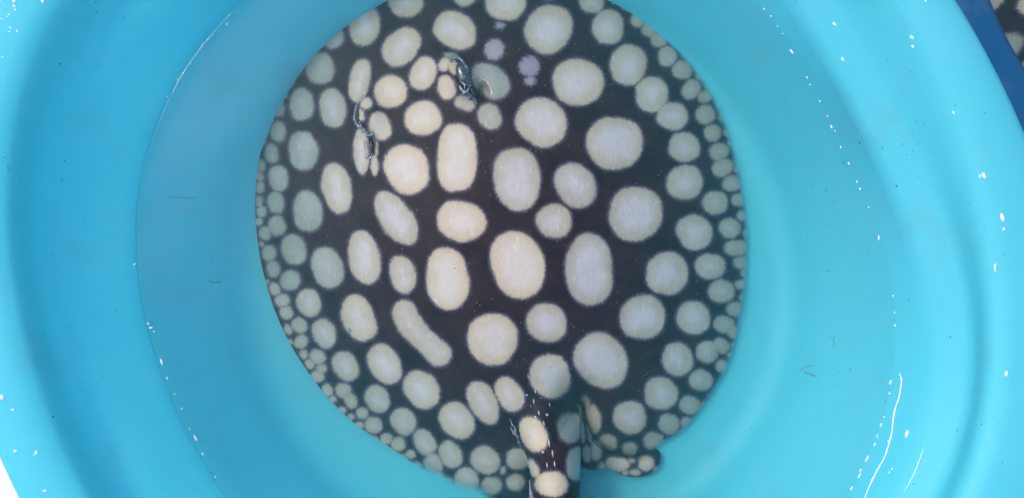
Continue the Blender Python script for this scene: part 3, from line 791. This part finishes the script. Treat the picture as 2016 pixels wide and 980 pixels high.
# ------------------------------------------------------------------ small things on the plastic: beads of water, dirt
prof = wall_rings()
PR_Z = np.array([p[1] for p in prof]); PR_R = np.array([(p[0] * np.ones(NA)) for p in prof])
def surf(u, v):
    """height of the tub's inner skin seen at photo pixel u, v"""
    th = math.atan2(v - C0[1], u - C0[0]) % (2 * math.pi); r_ = math.hypot(u - C0[0], v - C0[1])
    col = PR_R[:, int(th / (2 * math.pi) * NA) % NA]
    return float(np.interp(r_, col, PR_Z))
def bead(u, v, a, b, ang, group, label):
    z = surf(u, v); c = P(u, v, z); s = sc(z)
    o = ellipsoid('water_bead', (0, 0, 0), (a * s, b * s, min(a, b) * s * .8), ang, M_bead, None, 12, 8, loc=(0, 0, 0))
    o.location = (c[0], c[1], z + min(a, b) * s * .15)
    tag(o, label, 'water bead', group)
def tang(u, v): return math.atan2(-(u - C0[0]), -(v - C0[1])) # along the wall, world frame
lw = 'tiny bright bead of water clinging to the basin wall along the left waterline'
rwl = 'tiny bright bead of water clinging to the basin wall along the right waterline'
LW = [(265,520,3,1.6),(292,637,3,2),(296,645,2,5),(303,652,2,2),(318,712,7,2.4),(329,744,3,1.6),(344,775,2,1.3),(358,803,2.2,1.5),(374,843,2.2,1.4),(385,862,7,2.3),(399,893,3,1.8),(424,938,2,1.3),(446,48,4,2.6),(350,157,2,1.5),(330,191,1.6,1.2),(468,25,2,1.4)]
RW = [(1504,18,2.4,1.6),(1518,32,2.4,1.6),(1531,52,2.4,1.5),(1541,67,2.2,1.4),(1559,102,6,2.6),(1589,153,3,1.5),(1595,167,2,1.2),(1614,200,2.4,1.4),(1629,229,2,1.4),(1637,250,4,2),(1644,258,2,1.3),(1655,290,2.6,1.8),
      (1671,322,3,2),(1687,358,2.4,1.3),(1693,372,2.6,2),(1710,408,2,1.2),(1730,468,5.5,1.8),(1759,582,2.2,1.4),(1761,615,2,1),(1762,640,3,1.2),(1753,752,5,1.8),(1751,774,2.6,1.3),(1740,820,2,1.2),(1734,836,4.5,1.6),(1727,858,3,1.4),(1722,874,4,1.5),(1707,902,8,2),(1694,925,4,1.5),(1692,935,6,1.6),(1676,960,4.5,1.6)]
for (u, v, a, b) in LW: bead(u, v, a, b, tang(u, v), 'water beads along the left waterline', lw)
for (u, v, a, b) in RW: bead(u, v, a, b, tang(u, v), 'water beads along the right waterline', rwl)
LR = [(28,3,4,3.5),(28,13,4,2.4),(30,20,3,2),(18,29,3,2),(14,34,2,1.4),(3,37,3,1.4),(20,55,3,1.6),(19,63,2.4,1.4),(34,62,3.6,1.3),(5,113,3,1.3),(84,3,5,3)]
for (u, v, a, b) in LR: bead(u, v, a, b, R(random.uniform(-60, 80)), 'water beads on the upper left rim', 'small glinting bead of water on the upper left of the pale basin rim')
BL = [(4,781,6,5),(25,806,4,2),(30,887,4,3),(72,890,4,3.4),(68,894,2,1.6),(88,965,5,2)]
for (u, v, a, b) in BL: bead(u, v, a, b, R(random.uniform(-60, 40)), 'water beads on the lower left rim', 'small glinting bead of water on the lower left of the pale basin rim')
RR = [(1795,74,5,3),(1797,92,4,2.6),(1877,222,4,2),(1937,346,7,4),(1929,347,4,2),(1973,428,9,4),(1976,451,3.5,2.5),(1959,524,6,2.4),(1959,524+8,3,1.4),(1981,735,6,3.2),(1643,48,5,3),(1659,117,5,2.4),(1822,1,4,2),(1785,853,8,3.6),(1749,868,3,1.6),(1756,922,2.4,1.4),(1750,929,2.2,1.2)]
for (u, v, a, b) in RR: bead(u, v, a, b, tang(u, v) + random.uniform(-.3, .3), 'water beads on the right wall and rim', 'small glinting bead of water on the dry right wall or rim of the pale basin')

def glint(pts, rad, label):
    c = catmull(pts, 8, False); Q = [P(u, v, surf(u, v) + 0.0003) for u, v in c]
    rr = [rad * sc(.13) * (0.55 + 0.6 * abs(mnoise.noise(Vector((i * .23, 3.3, pts[0][0]))))*1.6) * min(1, .25 + i / 6, .25 + (len(c) - 1 - i) / 6) for i in range(len(c))]
    o = tube('water_glint', Q, rr, M_bead, None, loc=Q[0], n=8, flat=.6)  # white tube added as the bright glint on a wet wall crease
    tag(o, label, 'water trickle')
glint([(1771, 733), (1775, 748), (1773, 765), (1769, 785), (1762, 805), (1758, 830), (1755, 855), (1748, 880), (1741, 900), (1727, 925), (1712, 955), (1700, 985)], 1.6, 'long thin bright trickle of water along a crease of the lower right wall of the pale basin')
glint([(1819, 880), (1810, 905), (1798, 935), (1778, 970)], 0.7, 'faint short trickle of water right of the long bright one')

ORD = 'topmost second third fourth fifth sixth seventh eighth ninth tenth eleventh twelfth thirteenth fourteenth fifteenth sixteenth seventeenth eighteenth nineteenth twentieth'.split()
def ordw(i, n):
    j = n - 1 - i
    if i <= j: return ORD[0] if i == 0 else ORD[i] + ' from the top'
    return 'lowest' if j == 0 else ORD[j] + ' from the bottom'
def relabel(obs, pat):
    obs = sorted(obs, key=lambda o: -o.location.y / sc(o.location.z))
    for i, o in enumerate(obs): o['label'] = pat % ordw(i, len(obs))
def ingroup(g): return [o for o in COL.objects if o.get('group') == g]
relabel(ingroup('water beads along the left waterline'), 'tiny bright water bead on the left waterline of the basin, %s there')
relabel(ingroup('water beads along the right waterline'), 'tiny bright water bead on the right waterline of the basin, %s there')
relabel(ingroup('water beads on the upper left rim'), 'glinting water bead on the upper left basin rim, %s there')
relabel(ingroup('water beads on the lower left rim'), 'glinting water bead on the lower left basin rim, %s there')
relabel(ingroup('water beads on the right wall and rim'), 'glinting water bead on the dry right wall or rim, %s there')
# flecks of dirt
DK = [(118,126,3.4,2.4,0),(155,111,5,1.2,.9),(168,133,1.6,1.2,0),(245,38,1.6,1.3,0),(127,317,2,1.6,0),(122,355,2.4,1.2,.6),(137,645,3,1.2,.5),(104,820,3,2.4,0),(488,33,1.8,1.6,0),(1408,11,2.6,1.5,-.7),(1478,35,1.8,1.2,0),
      (1483,120,1.5,1.4,0),(1544,194,1.6,1.4,0),(1535,213,1.2,1.1,0),(1611,243,1.6,1.5,0),(1627,374,1.8,1.5,-.5),(1642,397,1.4,1.2,0),(1661,321,6,1,-1.2),(1692,281,4,1.2,-1.1),(1737,291,6,.8,-1.3),(1765,366,3.6,1.5,-.8),(1708,500,2,1.2,0),(1709,550,1.4,1.2,0),
      (1728,621,1.8,1.4,0),(1702,602,1.2,1.1,0),(1665,660,1.3,1.2,0),(1643,663,5,.9,.9),(1650,731,2.4,.9,1.5),(1674,726,3,.9,1.1),(1578,683,2.8,1,-.4),(1611,805,3,.8,.9),(1743,788,1.5,1.3,0),(1630,532,6,1,.6),(1572,500,2,1,0),
      (1560,451,1.5,1.2,0),(1590,458,1.5,1,0),(1650,948,1.2,1,0),(1480,843,2,1.4,0),(1475,893,2,1.4,0),(1471,940,1.5,1.2,0),(1871,663,2.2,1.8,0),(1790,590,6,.7,1.2),(1885,845,8,.7,1.1)]
for (u, v, a, b, an) in DK:
    z = surf(u, v); c = P(u, v, z)
    o = ellipsoid('dirt_fleck', (0, 0, 0), (a * .72 * sc(z), b * .72 * sc(z), b * .35 * sc(z)), an, M_dirt, None, 8, 5, loc=(0, 0, 0)); o.location = c
    side = 'left' if u < 1008 else 'right'
    tag(o, 'tiny dark fleck of dirt on the %s side of the pale basin' % side, 'dirt fleck', 'dirt flecks on the %s side of the basin' % side)
relabel(ingroup('dirt flecks on the left side of the basin'), 'tiny dark dirt fleck on the left side of the basin, %s there')
relabel(ingroup('dirt flecks on the right side of the basin'), 'tiny dark dirt fleck on the right side of the basin, %s there')
def hair(pts, rad, label, mat=M_straw):
    c = catmull(pts, 5, False); Q = [P(u, v, surf(u, v) + 0.0004) for u, v in c]
    tag(tube('plant_fibre', Q, rad * sc(.1), mat, None, loc=Q[0], n=5), label, 'fibre')
hair([(1583, 731), (1592, 735), (1607, 740)], 1.2, 'short brown fibre on the submerged floor right of the stingray, thicker of two crossing')
hair([(1575, 728), (1588, 721), (1600, 719)], 0.5, 'thin hair just above the thicker brown fibre right of the stingray')
hair([(330, 388), (350, 389), (385, 389)], 0.6, 'thin straight greenish hair on the submerged left wall')
hair([(411, 552), (420, 556), (436, 554)], 0.9, 'faint short greenish fibre on the submerged left floor')
hair([(1636, 663), (1642, 672), (1640, 680)], 0.5, 'fine bent hair near the right waterline above the tub middle')
# brown fleck and dark grain resting on spots
for (u, v, a, lab, mt) in ((689, 649, 4.6, 'small olive brown fleck stuck on a white spot at the lower left of the stingray', M_straw), (895, 528, 1.3, 'single dark grain on the large cream spot in the middle of the stingray', M_dirt), (1399 + 9, 148, 1.4, 'dark grain between grey spots at the upper right of the stingray', M_dirt)):
    z = zat(u, v); c = P(u, v, z + 0.0002)
    o = ellipsoid('debris_fleck', (0, 0, 0), (a * sc(z), a * .85 * sc(z), .0006), .4, mt, None, 12, 6, loc=(0, 0, 0)); o.location = c; tag(o, lab, 'fleck')
